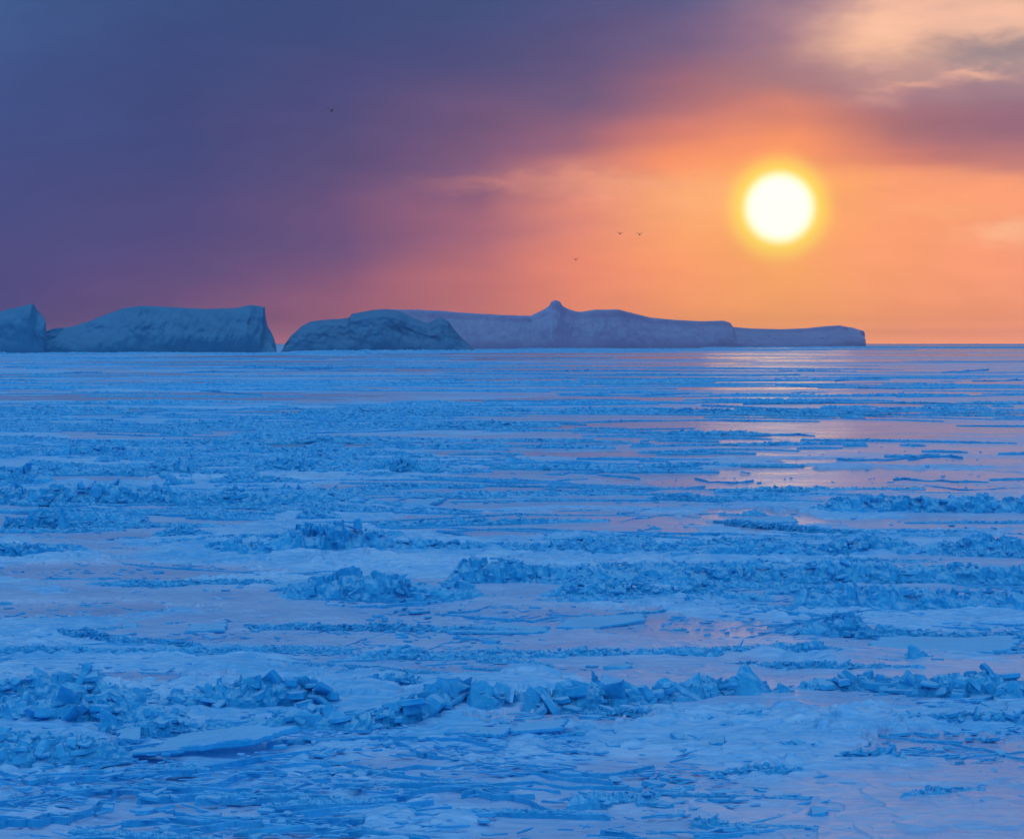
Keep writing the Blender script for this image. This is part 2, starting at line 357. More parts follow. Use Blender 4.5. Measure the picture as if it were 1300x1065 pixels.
def build_sheet():
    ang_f = np.arctan((np.linspace(-250, 1550, 1650) - 650) / F)
    out = np.radians(np.concatenate([np.arange(16.5, 40, 1.5), np.arange(42, 178, 6.0)]))
    ang = np.concatenate([-out[::-1], ang_f, out])
    rows_f = np.concatenate([np.linspace(1090, 700, 900), np.linspace(699.5, 436.9, 760), np.array([436.6, 436.5])])
    r = F * CAMH / (rows_f - HZ)
    r = np.concatenate([np.linspace(8, 52, 12), r])
    A, R = np.meshgrid(ang, r)
    # the rows are straight lines across the view and circles elsewhere
    k = 1 / np.maximum(np.cos(A), 0.955)
    X, Y = R * np.sin(A) * k, R * np.cos(A) * k
    PY = HZ + F * CAMH / np.maximum(Y, 1.0)
    PX = 650 + F * X / np.maximum(Y, 1.0)
    inview = (Y > 40) & (np.abs(A) < 0.29)
    rowgap = np.gradient(r)[:, None]
    # lead mask
    base = fbm(X / 38 + 3, Y / 60, 4, 11)
    wob = fbm(X / 9, Y / 14, 3, 21)
    rightfar = sstep(Y, 150, 330) * sstep(X / np.maximum(Y, 1) + 0.03 * fbm(Y / 60, X * 0, 2, 8), -0.07, 0.05)
    base = base + 0.45 * rightfar + 0.10 * sstep(Y, 300, 700)
    lead = sstep(base + 0.25 * wob, 0.06, 0.14) * 0.75
    lead = np.maximum(lead, 0.55 * rightfar)
    wet = lead * rightfar * (0.07 + 0.26 * sstep(fbm(X / 50, Y / 120, 4, 17), -0.05, 0.25)) * (0.5 + 0.5 * sstep(Y, 300, 1200))
    for (cx, cy, hw, hh, w) in POOLS:
        w = min(1.0, w * 1.4)
        g0 = ground_at(cx, cy); d = g0.y
        rx = hw / F * d
        y0 = F * CAMH / (cy + hh - HZ); y1 = F * CAMH / max(cy - hh - HZ, 0.5); ry = (y1 - y0) / 2; yc = (y0 + y1) / 2
        m = (np.abs(X - g0.x) < rx * 1.5) & (np.abs(Y - yc) < ry * 1.6)
        if not m.any(): continue
        q = ((X[m] - g0.x) / rx) ** 2 + ((Y[m] - yc) / ry) ** 2
        q = q + 0.9 * fbm(X[m] / rx * 2.2 + cx, Y[m] / ry * 1.6 + cy, 4, 31, 0.6)
        s = sstep(q, 1.12, 0.88)
        lead[m] = np.maximum(lead[m], s)
        if w > 0: wet[m] = np.maximum(wet[m], s * w)
    rough = 1 - lead
    def fade(wl): return np.clip((wl / rowgap - 1.0) / 2.0, 0.0, 1)
    # relief: small rubble, crusts, steps between thin overlapping floes, wind ripples
    f1, edge, val = cell(X / 2.6 + 0.7 * fbm(X / 3, Y / 3, 2, 5), Y / 4.2, 3)
    Z = rough * (0.07 * val * sstep(edge, 0.0, 0.12)) * fade(2.5)
    f1, edge, val = cell(X / 0.5, Y / 0.8, 4)
    patch = sstep(fbm(X / 5, Y / 9, 3, 51), 0.0, 0.25)
    Z += rough * (0.05 + 0.17 * patch) * val * (1 - f1) * (0.35 + 0.65 * fade(0.7))
    big = sstep(fbm(X / 60, Y / 22, 4, 55), 0.04, 0.2)
    f1, edge, val = cell(X / 1.7 + 0.5 * fbm(X / 2, Y / 2, 2, 5), Y / 2.4, 6)
    Z += rough * big * 0.36 * val ** 1.5 * (1 - 0.8 * f1) * fade(1.4)
    Z += 0.025 * fbm(X / 1.3, Y / 1.7, 3, 61) * fade(1.3)
    ter = fbm(X / 16, Y / 22, 4, 71) * 7
    fr = ter - np.floor(ter)
    Z += (np.floor(ter) + sstep(fr, 0.0, 0.05)) * 0.045 * fade(1.0)
    Z += 0.02 * np.abs(pn(X / 0.7, Y / 0.35, 81)) * (0.3 + 0.7 * rough) * fade(0.4)
    Z *= (1 - 0.92 * np.clip(wet * 1.5, 0, 1)) * np.where(lead > 0.9, 0.30, 1.0)
    Z += 0.10 * fbm(X / 70, Y / 90, 2, 91)
    Z *= inview | (R < 300)
    Z -= 0.06
    V = np.stack([X, Y, Z], -1).reshape(-1, 3)
    o = np_mesh('sea_ice', V, quads=grid_quads(len(r), len(ang)), mat=M_SHEET, smooth=True, attrs={'lead': lead, 'wet': wet})
    tag(o, kind='structure')
    # closes the small disc under the viewpoint and the gap behind it, and carries the sheet on past the grid
    bm = bmesh.new()
    bmesh.ops.create_circle(bm, cap_ends=True, segments=96, radius=18600)
    me = bpy.data.meshes.new('frozen_sea'); bm.to_mesh(me); bm.free()
    w = bpy.data.objects.new('frozen_sea', me); w.location = (0, 0, -0.6); C.objects.link(w)
    me.materials.append(M_SHEET)
    tag(w, kind='structure')
build_sheet()

# ---------------------------------------------------------------- ice blocks
def make_templates(rs, n, slab):
    out = []
    for _ in range(n):
        k = rs.randint(4, 8)
        a = np.sort((np.arange(k) + rs.uniform(-0.36, 0.36, k)) * 2 * math.pi / k)
        rad = rs.uniform(0.62, 1.0, k)
        el = rs.uniform(0.55, 1.0)
        p = np.stack([np.cos(a) * rad, np.sin(a) * rad * el], -1)
        h = rs.uniform(0.10, 0.28) if slab else rs.uniform(0.5, 0.95)
        wedge = rs.uniform(-0.35, 0.35, 2) * (0.5 if slab else 1.0)
        rings = []
        for zz, s in ((-h, 0.80), (-h * 0.72, 0.98), (h * 0.66, 0.93 if slab else rs.uniform(0.6, 0.9)), (h, 0.84 if slab else rs.uniform(0.35, 0.7))):
            q = p * s + rs.uniform(-0.05, 0.05, p.shape)
            z = zz + (q @ wedge) * (1 if zz > 0 else 0.2) * (0.4 if slab else 0.9)
            rings.append(np.column_stack([q, z + rs.uniform(-0.03, 0.03, k)]))
        top = rings[-1].mean(0) + [0, 0, 0.02]; bot = rings[0].mean(0)
        V = np.concatenate(rings + [top[None], bot[None]])
        q, tr = [], []
        for r in range(3):
            for i in range(k):
                j = (i + 1) % k
                q.append((r * k + i, r * k + j, (r + 1) * k + j, (r + 1) * k + i))
        for i in range(k):
            j = (i + 1) % k
            tr.append((3 * k + i, 3 * k + j, 4 * k)); tr.append((j, i, 4 * k + 1))
        out.append((V, np.array(q), np.array(tr)))
    return out
_rs = np.random.RandomState(3)
T_SLAB = make_templates(_rs, 24, True)
T_CHUNK = make_templates(_rs, 36, False)

class Pile:
    def __init__(self):
        self.V, self.Q, self.T, self.n = [], [], [], 0
    def add(self, V, Q=None, T=None):
        self.V.append(V)
        if Q is not None and len(Q): self.Q.append(np.asarray(Q) + self.n)
        if T is not None and len(T): self.T.append(np.asarray(T) + self.n)
        self.n += len(V)
    def block(self, rs, pos, size, slab, tilt, yaw=None, stretch=1.0):
        tv, tq, tt = (T_SLAB if slab else T_CHUNK)[rs.randint(0, 24)]
        yaw = rs.uniform(0, 2 * math.pi) if yaw is None else yaw
        ax = rs.uniform(0, 2 * math.pi)
        M = Matrix.Rotation(yaw, 3, 'Z') @ Matrix.Rotation(tilt, 3, Vector((math.cos(ax), math.sin(ax), 0)))
        sc = np.array([size * stretch, size, size])
        self.add((tv * sc) @ np.array(M).T + np.asarray(pos), tq, tt)
    def build(self, name, mat, smooth=False):
        return np_mesh(name, np.concatenate(self.V), np.concatenate(self.Q) if self.Q else None,
                       np.concatenate(self.T) if self.T else None, mat, smooth)

def ridge_into(P, pts, seed, depth=2.2, blocks=1.0, bs=0.45, slabby=0.35, jag=0.6, step_px=0.9, minb=0.0, K=19):
    """a line of broken ice along the photo points (column, row of its foot, height in rows)"""
    rs = np.random.RandomState(seed)
    pts = [(ground_at(a, b), c * ground_at(a, b).y / F) for a, b, c in pts]
    seg = []
    for (p0, h0), (p1, h1) in zip(pts, pts[1:]):
        n = max(2, int((p1 - p0).length / (step_px * (p0.y + p1.y) / 2 / F)))
        n = min(n, 900)
        for i in range(n):
            u = i / n
            seg.append((*(p0.lerp(p1, u))[:2], h0 + (h1 - h0) * u))
    seg.append((*pts[-1][0][:2], pts[-1][1]))
    S = np.array(seg)
    n = len(S)
    H = S[:, 2]
    Hm = max(H.mean(), 0.05)
    L = np.concatenate([[0], np.cumsum(np.hypot(*np.diff(S[:, :2], axis=0).T))])
    end = np.minimum(L, L[-1] - L) / (Hm * 0.8 + 0.01)
    H = H * np.clip(end, 0.0, 1) ** 0.6
    # foot wanders a little
    S[:, 1] += fbm(L / (Hm * 9), L * 0 + seed, 3, seed % 40) * Hm * 1.6
    v = np.sin(np.linspace(-1, 1, K) * math.pi / 2)
    W = (depth * (0.6 * Hm + 0.4 * H)) * (1 + 0.4 * pn(L / (Hm * 5), L * 0 + 3, seed % 37))
    X = np.repeat(S[:, 0][:, None], K, 1)
    Y = S[:, 1][:, None] + (v[None, :] + 0.9) * W[:, None] * 0.5
    a = L[:, None] / Hm; b = v[None, :] * depth * 0.5 + 0 * a
    prof = (1 - np.abs(v) ** 2.6)[None, :]
    _, e1, c1 = cell(a / 0.9, b / 0.9 + seed % 91, seed % 50)
    _, e2, c2 = cell(a / 0.35, b / 0.45 + seed % 71, seed % 50 + 3)
    env = 0.95 + 0.38 * fbm(a / 4, b * 0 + 5, 3, seed % 60)
    Z = H[:, None] * prof * np.clip(env * (1 - jag + jag * (0.35 + 0.95 * c1)) + 0.22 * jag * (c2 - 0.4), 0.06, 1.45)
    Z += H[:, None] * 0.12 * pn(a / 0.22, b / 0.22, 8) * prof
    Y = Y + H[:, None] * (0.30 * pn(a * 1.6, Z / Hm * 2.2 + seed % 31, 9) + 0.16 * pn(a * 4.5, Z / Hm * 5 + seed % 31, 10))
    Z[:, 0] = -0.15; Z[:, -1] = -0.15
    Z[0] = -0.15; Z[-1] = -0.15
    X = X + H[:, None] * 0.18 * pn(a * 1.7, b * 1.7 + 9, 14)
    P.add(np.stack([X, Y, Z], -1).reshape(-1, 3), Q=grid_quads(n, K)[:, ::-1])
    if blocks > 0:
        cnt = int(blocks * 11.0 * L[-1] / Hm)
        cnt = min(cnt, 2600)
        for _ in range(cnt):
            i = rs.randint(0, n)
            h = H[i]
            if h < 0.04: continue
            size = h * bs * rs.uniform(0.25, 1.0) ** 1.5 + minb
            vv = rs.uniform(-1.05, 0.7)
            slab = rs.rand() < slabby
            zz = h * max(0, 1 - abs(vv) ** 2.6) * env[i, 0] * (1 - rs.rand() ** 2 * 0.75)
            size = size * (1.25 if slab else 0.8)
            tilt = rs.normal(0, 0.5) if not slab else rs.choice([rs.uniform(-0.35, 0.35), rs.uniform(-1.2, 1.2)])
            P.block(rs, (S[i, 0] + rs.normal(0, 0.1) * h, S[i, 1] + (vv + 0.9) * W[i] * 0.5, zz), size, slab, tilt, None, rs.uniform(0.9, 2.1 if slab else 1.5))

# ---- pressure ridges one can point at, nearest last; each is a thing
G_R = 'pressure ridges across the pack ice'
RIDGES = [
    # (photo points (column, row, height)), options, label
    ([(316, 598, 4), (335, 598, 10), (362, 598, 17), (395, 598, 14), (418, 597, 4)], {}, 'small isolated mound of rubble ice standing high in the far left middle distance'),
    ([(140, 600, 4), (190, 602, 9), (222, 602, 13), (262, 603, 8), (330, 604, 6)], {}, 'lumpy far rubble ridge just left of and below the isolated mound'),
    ([(-40, 614, 14), (10, 614, 20), (30, 613, 17), (52, 613, 12), (72, 613, 3)], {}, 'short rubble ridge cut by the left picture edge above the long tall blue ridge'),
    ([(262, 612, 3), (290, 612, 9), (340, 612, 8), (384, 611, 3)], {}, 'low narrow heap of rubble below the isolated mound'),
    ([(445, 599, 3), (470, 599, 9), (505, 598, 17), (545, 599, 8), (588, 599, 3)], {}, 'two humped rubble heap at the top end of the middle of the ice field'),
    ([(820, 524, 3), (860, 524, 6), (960, 525, 7), (1060, 526, 6), (1105, 527, 2)], {}, 'dark thin rubble line between glowing wet pools below the sun'),
    ([(-60, 642, 18), (60, 641, 22), (130, 640, 27), (180, 641, 20), (260, 642, 16), (340, 642, 17), (420, 640, 12), (500, 640, 4)], {}, 'long tall blue rubble ridge crossing the left half in the middle distance'),
    ([(820, 634, 3), (860, 634, 9), (900, 635, 6), (1012, 637, 5)], {}, 'thin broken rubble line right below the glittering sun streak'),
    ([(1020, 650, 4), (1060, 651, 15), (1120, 651, 20), (1180, 651, 18), (1250, 651, 19), (1350, 651, 18)], {}, 'long knobbly ridge on the right just behind the smooth pale pan'),
    ([(0, 672, 12), (30, 672, 16), (70, 671, 17), (90, 670, 8), (150, 669, 8), (240, 669, 5), (310, 669, 3)], dict(slabby=.6), 'low ridge of tilted pointed slabs at the left edge below the tall blue ridge'),
    ([(190, 682, 3), (225, 681, 14), (250, 681, 9), (275, 680, 3)], {}, 'tiny rubble hump in the gap between the left edge ridges'),
    ([(-40, 707, 16), (40, 707, 17), (90, 707, 15), (125, 706, 5)], {}, 'rounded rubble bank at the left edge above the smooth frozen pan'),
    ([(236, 706, 6), (270, 706, 18), (330, 707, 24), (400, 706, 36), (435, 704, 40), (470, 702, 28), (515, 701, 8)], dict(bs=.32), 'broad high heap of jumbled ice left of the picture middle'),
    ([(495, 701, 12), (540, 701, 15), (600, 701, 14), (640, 702, 8), (700, 702, 14), (780, 701, 12), (870, 701, 10), (900, 702, 4)], {}, 'long even rubble ridge running right from the broad high heap'),
    ([(890, 705, 12), (960, 705, 18), (1040, 706, 16), (1120, 706, 22), (1180, 706, 16), (1260, 705, 22), (1350, 705, 20)], {}, 'long ridge across the right side below the smooth pale pan'),
    ([(905, 664, 3), (935, 668, 7), (985, 673, 9), (1040, 678, 8), (1100, 680, 5), (1200, 681, 3), (1320, 680, 3)], dict(slabby=.9, blocks=1.6), 'curved swath of loose thin plates around the dark smooth pool'),
    ([(104, 744, 3), (170, 744, 8), (250, 743, 7), (330, 742, 6), (360, 742, 3)], {}, 'thin low ridge along the near side of the smooth left pan'),
    ([(560, 742, 10), (590, 742, 30), (650, 741, 33), (690, 741, 26), (720, 740, 17), (800, 740, 15), (880, 739, 18), (905, 739, 6)], dict(bs=.3), 'thick mounded ridge in the centre with a long tail to the right'),
    ([(350, 758, 12), (385, 760, 22), (450, 761, 36), (520, 762, 34), (575, 762, 20), (620, 759, 6)], dict(bs=.3), 'high fluffy looking rubble mound in front of the thick centre ridge'),
    ([(680, 759, 4), (720, 759, 15), (790, 759, 17), (850, 758, 14), (910, 757, 16), (945, 757, 4)], {}, 'medium ridge below the long tail of the thick centre ridge'),
    ([(850, 740, 14), (900, 740, 20), (990, 741, 22), (1080, 740, 26), (1160, 741, 22), (1230, 741, 24), (1350, 741, 20)], {}, 'wide tall ridge spanning the right side, upper one of the close pair'),
    ([(1000, 770, 6), (1015, 770, 20), (1045, 769, 18), (1085, 770, 32), (1130, 772, 24), (1200, 775, 26), (1280, 776, 26), (1350, 776, 24)], dict(bs=.33), 'wide tall ridge spanning the right side, lower one of the close pair'),
    ([(995, 802, 3), (1030, 803, 13), (1062, 804, 24), (1092, 804, 20), (1110, 804, 6)], {}, 'compact heap of boulders below the close pair of right hand ridges'),
    ([(1085, 808, 8), (1120, 810, 16), (1180, 811, 10), (1260, 813, 8), (1350, 813, 12)], dict(slabby=.7), 'low slabby ridge running off right beside the compact heap of boulders'),
    ([(300, 798, 2), (340, 799, 6), (380, 799, 8), (420, 800, 6), (450, 800, 8), (500, 800, 9), (560, 801, 6), (630, 803, 6), (700, 803, 3)], dict(slabby=.7, bs=.6), 'low chain of broken floe edges left of the hooked plate'),
    ([(40, 800, 2), (85, 808, 8), (110, 810, 12), (150, 816, 6), (220, 820, 9), (270, 824, 3)], dict(slabby=.8), 'diagonal line of small slabs slanting down on the left'),
    ([(-20, 827, 6), (60, 828, 8), (140, 829, 6), (250, 830, 7), (330, 829, 9), (450, 829, 5)], {}, 'long low rim just above the raised floe step on the left'),
    ([(440, 836, 3), (480, 837, 11), (525, 837, 15), (560, 838, 5), (600, 836, 9), (700, 836, 10), (750, 836, 13), (800, 836, 11), (870, 836, 12), (960, 835, 13), (1040, 835, 19), (1090, 833, 5)], {}, 'long lumpy line crossing the foreground from centre to right, ending in a small peak'),
    ([(850, 847, 2), (920, 847, 5), (1000, 852, 12), (1060, 852, 12), (1120, 852, 8), (1180, 853, 6)], dict(slabby=.7), 'field of small bright edged pieces behind the two pyramids'),
    ([(430, 872, 8), (470, 872, 13), (520, 871, 14), (545, 870, 5)], dict(bs=.8, blocks=.6), 'short rubble hump left of the foreground blocks in the centre'),
    ([(-40, 884, 20), (30, 884, 20), (70, 884, 22), (105, 884, 24), (150, 886, 12), (200, 888, 10)], dict(bs=.85, blocks=.75, slabby=.45), 'heap of big broken blocks at the left edge of the foreground'),
    ([(205, 892, 10), (250, 893, 20), (310, 893, 24), (350, 893, 30), (385, 894, 26), (420, 895, 20), (440, 895, 5)], dict(bs=.85, blocks=.75, slabby=.45), 'tall foreground ridge with a rounded hump left of centre'),
    ([(-40, 910, 24), (40, 912, 22), (110, 914, 26), (170, 914, 18), (240, 912, 10)], dict(bs=.85, blocks=.75, slabby=.45), 'dense rubble bank around the large leaning slab at lower left'),
    ([(300, 925, 10), (350, 924, 14), (400, 925, 22), (450, 926, 16), (500, 920, 22), (545, 912, 32), (575, 905, 30), (600, 900, 10)], dict(bs=.85, blocks=.55, slabby=.55), 'slanting foreground ridge climbing right towards the big centre blocks'),
    ([(150, 934, 12), (200, 934, 18), (250, 933, 14), (310, 930, 10)], dict(slabby=.7, bs=.95, blocks=.6), 'low ridge of plates behind the long flat slab at lower left'),
    ([(570, 898, 20), (600, 900, 28), (640, 902, 22), (690, 904, 30), (740, 904, 32), (780, 900, 26), (830, 898, 24), (880, 896, 22), (920, 888, 18)], dict(bs=.85, blocks=.55, slabby=.55), 'tall ridge of big angular blocks in the centre foreground'),
    ([(740, 906, 6), (790, 908, 10), (850, 912, 9), (900, 916, 6), (930, 918, 3)], dict(slabby=.8, bs=.95, blocks=.6), 'low trailing line of slabs at the foot of the centre foreground ridge'),
    ([(985, 883, 16), (1010, 883, 10), (1060, 880, 18), (1100, 880, 20), (1140, 881, 20), (1200, 884, 24), (1250, 886, 26), (1290, 886, 18), (1350, 888, 20)], dict(bs=.85, blocks=.75, slabby=.45), 'foreground ridge on the right joining the two pyramids'),
    ([(850, 884, 10), (885, 885, 24), (925, 885, 18)], dict(bs=.85, blocks=.75, slabby=.45), 'rounded mound against the left foot of the large pyramid'),
    ([(930, 919, 4), (950, 920, 15), (1000, 920, 8), (1080, 920, 7), (1120, 918, 9), (1200, 918, 12), (1350, 918, 13)], dict(slabby=.6, bs=.95, blocks=.6), 'thin low floe rim below the two pyramids'),
    ([(-60, 944, 16), (20, 944, 14), (80, 944, 10), (140, 943, 6)], dict(bs=.8, blocks=.6), 'middle one of three stacked rubble banks at the lower left edge'),
    ([(-60, 970, 20), (20, 970, 18), (90, 968, 24), (130, 966, 20), (165, 962, 6)], dict(bs=.85, blocks=.75, slabby=.45), 'dark shaded rubble bank at the lower left edge'),
    ([(965, 951, 3), (1000, 952, 10), (1020, 952, 7), (1045, 951, 3)], dict(slabby=.8, bs=.95, blocks=.6), 'small raft of plates in the lower right foreground'),
    ([(1050, 966, 4), (1100, 962, 9), (1125, 964, 12), (1150, 969, 8), (1165, 969, 3)], dict(slabby=.8, bs=.95, blocks=.6), 'curved plate heap near the lower right corner'),
    ([(900, 984, 4), (960, 984, 12), (1000, 984, 9), (1040, 982, 4)], dict(bs=.8, blocks=.6), 'low rubble line at the bottom of the view right of centre'),
]
def build_ridges():
    for i, (pts, opt, label) in enumerate(RIDGES):
        P = Pile()
        ridge_into(P, pts, 100 + i * 7, **opt)
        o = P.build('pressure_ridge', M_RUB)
        tag(o, label, 'ice ridge', G_R)
build_ridges()

# ---- the big single blocks
def hull_block(name, pts, label, cat, mat, group, seed, sub=3, amp=0.03):
    bm = bmesh.new()
    for p in pts: bm.verts.new(p)
    r = bmesh.ops.convex_hull(bm, input=bm.verts)
    bmesh.ops.delete(bm, geom=[g for g in r['geom_interior'] if isinstance(g, bmesh.types.BMVert)], context='VERTS')
    bmesh.ops.bevel(bm, geom=list(bm.edges), offset=amp * 0.5, segments=1, affect='EDGES', clamp_overlap=True)
    bmesh.ops.triangulate(bm, faces=bm.faces)
    bmesh.ops.subdivide_edges(bm, edges=bm.edges, cuts=sub, use_grid_fill=True)
    bm.normal_update()
    from mathutils import noise
    for v in bm.verts:
        q = v.co * 1.6 + Vector((seed, 0, 0))
        v.co += v.normal * amp * (noise.fractal(q * 2, 1.0, 2.0, 4) * 1.1 + (noise.voronoi(q * 1.5)[0][0] - 0.3) * 1.4)
    me = bpy.data.meshes.new(name); bm.to_mesh(me); bm.free()
    co = np.zeros(len(me.vertices) * 3); me.vertices.foreach_get('co', co); co = co.reshape(-1, 3)
    tri = np.array([tuple(p.vertices) for p in me.polygons if len(p.vertices) == 3])
    qd = np.array([tuple(p.vertices) for p in me.polygons if len(p.vertices) == 4])
    P = Pile(); P.add(co, qd, tri)
    rs = np.random.RandomState(seed * 13)
    w = np.ptp(co[:, 0]); h = co[:, 2].max()
    near = co[(co[:, 2] < h * 0.72) & (co[:, 2] > 0)]
    for k in range(16):
        p = near[rs.randint(len(near))]
        sz = w * rs.uniform(0.07, 0.24) * (1.1 - 0.5 * p[2] / h)
        P.block(rs, p + [0, 0, -sz * 0.2], sz, rs.rand() < 0.5, rs.normal(0, 0.8), None, rs.uniform(1, 1.8))
    bpy.data.meshes.remove(me)
    o = P.build(name, mat)
    tag(o, label, cat, group)
    return o
def big_block(x0, x1, foot, apex, label, depth=0.8, seed=1, mat=None, cat='ice block', name='ice_block', extra=()):
    """a block whose foot spans columns x0..x1; apex and extra are (column, row, depth 0..1) corners above the foot"""
    a, b = ground_at(x0, foot), ground_at(x1, foot)
    w = b.x - a.x; d = a.y
    base = [(a.x, d + 0.25 * w * depth, -0.1), (a.x + 0.22 * w, d, -0.1), (a.x + 0.75 * w, d - 0.05 * w * depth, -0.1), (b.x, d + 0.3 * w * depth, -0.1), (a.x + 0.6 * w, d + w * depth, -0.1), (a.x + 0.2 * w, d + 0.9 * w * depth, -0.1)]
    pts = [Vector(p) for p in base]
    c = Vector((a.x + w / 2, d, 0))
    for (px, py, dd) in [apex, *extra]:
        p = sky_at(px, py, d + dd * w * depth)
        pts.append(p)
    pts = [p - c for p in pts]
    o = hull_block(name, pts, label, cat, mat or M_RUB, 'large single ice blocks', seed, 5, 0.035 * w + 0.008)
    o.location = c
    return o
big_block(914, 986, 887, (944, 843, 0.5), 'largest pyramid shaped ice block, right of centre in the foreground', seed=3, extra=((938, 850, .2), (962, 858, .6), (925, 869, .2), (979, 878, .5)))
big_block(1134, 1184, 882, (1152, 850, .5), 'smaller pyramid shaped ice block in the right foreground', seed=4, extra=((1147, 855, .3), (1166, 860, .5), (1176, 873, .4)))
big_block(984, 1016, 886, (988, 866, .4), 'ribbed sloping block leaning on the right flank of the largest pyramid', seed=5, extra=((996, 869, .5), (1010, 881, .4)))
big_block(124, 190, 908, (130, 873, .5), 'large flat topped leaning slab at lower left', seed=6, extra=((150, 874, .6), (172, 888, .4), (186, 902, .4), (126, 884, .2)))
big_block(125, 163, 928, (128, 897, .3), 'sharp triangular fin of ice standing upright at lower left', depth=.45, seed=7, extra=((131, 899, .6), (152, 914, .4), (160, 922, .4)))
big_block(70, 114, 888, (84, 866, .5), 'rounded boulder among the blocks at left of the foreground', seed=8, extra=((100, 868, .5), (108, 878, .3), (74, 878, .4)))
big_block(570, 608, 900, (580, 864, .5), 'tall thin block at the left end of the centre foreground ridge', depth=.6, seed=9, extra=((587, 861, .5), (600, 880, .4), (574, 876, .3)))
big_block(588, 640, 904, (612, 862, .5), 'broad shouldered block beside the tall thin one in the centre', seed=10, extra=((598, 868, .4), (626, 874, .5), (636, 890, .4)))
big_block(660, 690, 905, (674, 870, .4), 'upright narrow block in the middle of the centre foreground ridge', depth=.7, seed=11, extra=((668, 874, .5), (682, 880, .4)))
big_block(700, 770, 903, (722, 862, .5), 'widest smooth faced block of the centre foreground ridge', seed=12, extra=((706, 866, .4), (748, 868, .6), (764, 878, .5)))
big_block(752, 776, 884, (751, 850, .4), 'curved spike of ice rising above the centre foreground ridge', depth=.5, seed=13, extra=((755, 855, .5), (766, 872, .4)))
big_block(782, 835, 900, (792, 863, .5), 'sharp crested block right of the curved spike', seed=14, extra=((800, 866, .4), (822, 882, .5)))
big_block(822, 868, 893, (846, 860, .5), 'rounded block at the right end of the centre foreground ridge', seed=15, extra=((834, 864, .4), (860, 868, .5)))
big_block(1148, 1186, 839, (1155, 817, .4), 'small steep peak behind the smaller pyramid at right', seed=16, extra=((1164, 823, .5), (1180, 834, .4)))
big_block(1068, 1100, 765, (1084, 738, .5), 'upright block crowning the lower ridge of the close right pair', seed=17, extra=((1078, 742, .4), (1092, 745, .5)))
big_block(30, 52, 672, (40, 648, .5), 'left one of two small dark peaks at far left in the middle distance', seed=18, extra=((36, 652, .4), (46, 656, .5)))
big_block(70, 92, 672, (78, 643, .5), 'right one of two small dark peaks at far left in the middle distance', seed=19, extra=((83, 652, .4),))
big_block(520, 548, 912, (532, 886, .5), 'leaning block on top of the slanting foreground ridge', seed=20, extra=((526, 889, .4), (541, 893, .5)))
big_block(1260, 1310, 888, (1285, 864, .5), 'squat block cut by the right edge of the foreground ridge', seed=21, extra=((1270, 868, .4), (1300, 866, .5)))
big_block(317, 340, 892, (326, 868, .5), 'narrow block poking out of the tall foreground ridge left of centre', seed=22, extra=((332, 874, .4),))

def slab(pts, thick, label, seed, mat=None, name='ice_slab'):
    """a flat plate: corners are (column, row of the ground below, height above the ground)"""
    ps = []
    for px, py, h in pts:
        g = ground_at(px, py); ps.append(g + Vector((0, 0, h)))
    c = sum(ps, Vector()) / len(ps); c.z = 0
    q = np.array([tuple(p - c) for p in ps])
    # broken outline round the corners, plane through them
    A = np.column_stack([q[:, :2], np.ones(len(q))]); co = np.linalg.lstsq(A, q[:, 2], rcond=None)[0]
    L = []
    for k in range(len(q)):
        for u in np.linspace(0, 1, 26, endpoint=False):
            L.append(q[k, :2] * (1 - u) + q[(k + 1) % len(q), :2] * u)
    L = np.array(L); n = len(L); size = np.hypot(*np.ptp(L, axis=0))
    _, _, cv = cell(L[:, 0] / size * 16, L[:, 1] / size * 16 + seed, seed % 30)
    L = L * (1 - 0.14 * cv[:, None] - 0.05 * fbm(L[:, 0] / size * 30, L[:, 1] / size * 30, 3, seed)[:, None])
    rings = []
    for f, dz in ((0.96, -thick), (1.0, -thick * 0.75), (0.985, -thick * 0.12), (0.95, 0), (0.85, 0), (0.72, 0), (0.56, 0), (0.4, 0), (0.22, 0), (0.08, 0)):
        P2 = L * f
        z = P2 @ co[:2] + co[2] + dz
        if dz == 0:
            _, ee, cc = cell(P2[:, 0] / 0.9, P2[:, 1] / 1.2, seed % 20)
            z = z + thick * (0.35 * fbm(P2[:, 0] * 1.1, P2[:, 1] * 1.1, 4, seed) + 0.12 * (cc > 0.6))
        rings.append(np.column_stack([P2 + 0.01 * fbm(P2[:, 0] * 9, P2[:, 1] * 9, 2, 3)[:, None], z]))
    V = np.concatenate(rings + [np.array([[0, 0, co[2] + 0.0]])])
    T = [(9 * n + i, 9 * n + (i + 1) % n, 10 * n) for i in range(n)]
    Q = []
    for r in range(len(rings) - 1):
        for i in range(n):
            j = (i + 1) % n
            Q.append((r * n + i, r * n + j, (r + 1) * n + j, (r + 1) * n + i))
    o = np_mesh(name, V, quads=np.array(Q), tris=np.array(T), mat=mat or M_RUB)
    tag(o, label, 'ice slab', 'tilted ice slabs')
    o.location = c
    return o
slab([(180, 952, .02), (225, 938, .12), (320, 936, .34), (380, 944, .50), (325, 953, .2)], .16, 'long flat slab with a raised tip in the lower left foreground', 31)
slab([(340, 752, .1), (352, 744, .15), (405, 742, .30), (400, 750, .28)], .14, 'flat tilted slab left of the high fluffy mound', 32)
slab([(560, 803, .05), (600, 797, .12), (700, 799, .14), (690, 805, .06)], .1, 'thin floating plate right of the low chain of floe edges', 33)
slab([(232, 804, .06), (240, 797, .16), (290, 797, .2), (288, 803, .12)], .1, 'small upcurved plate alone on the left flat ice', 34)
slab([(154, 799, .06), (158, 795, .14), (175, 796, .14), (174, 800, .08)], .12, 'smallest loose plate on the left flat ice', 35)
slab([(1092, 824, .05), (1110, 816, .25), (1300, 818, .3), (1290, 830, .12), (1150, 832, .04)], .12, 'broad tilted plate behind the small steep peak at right', 36)
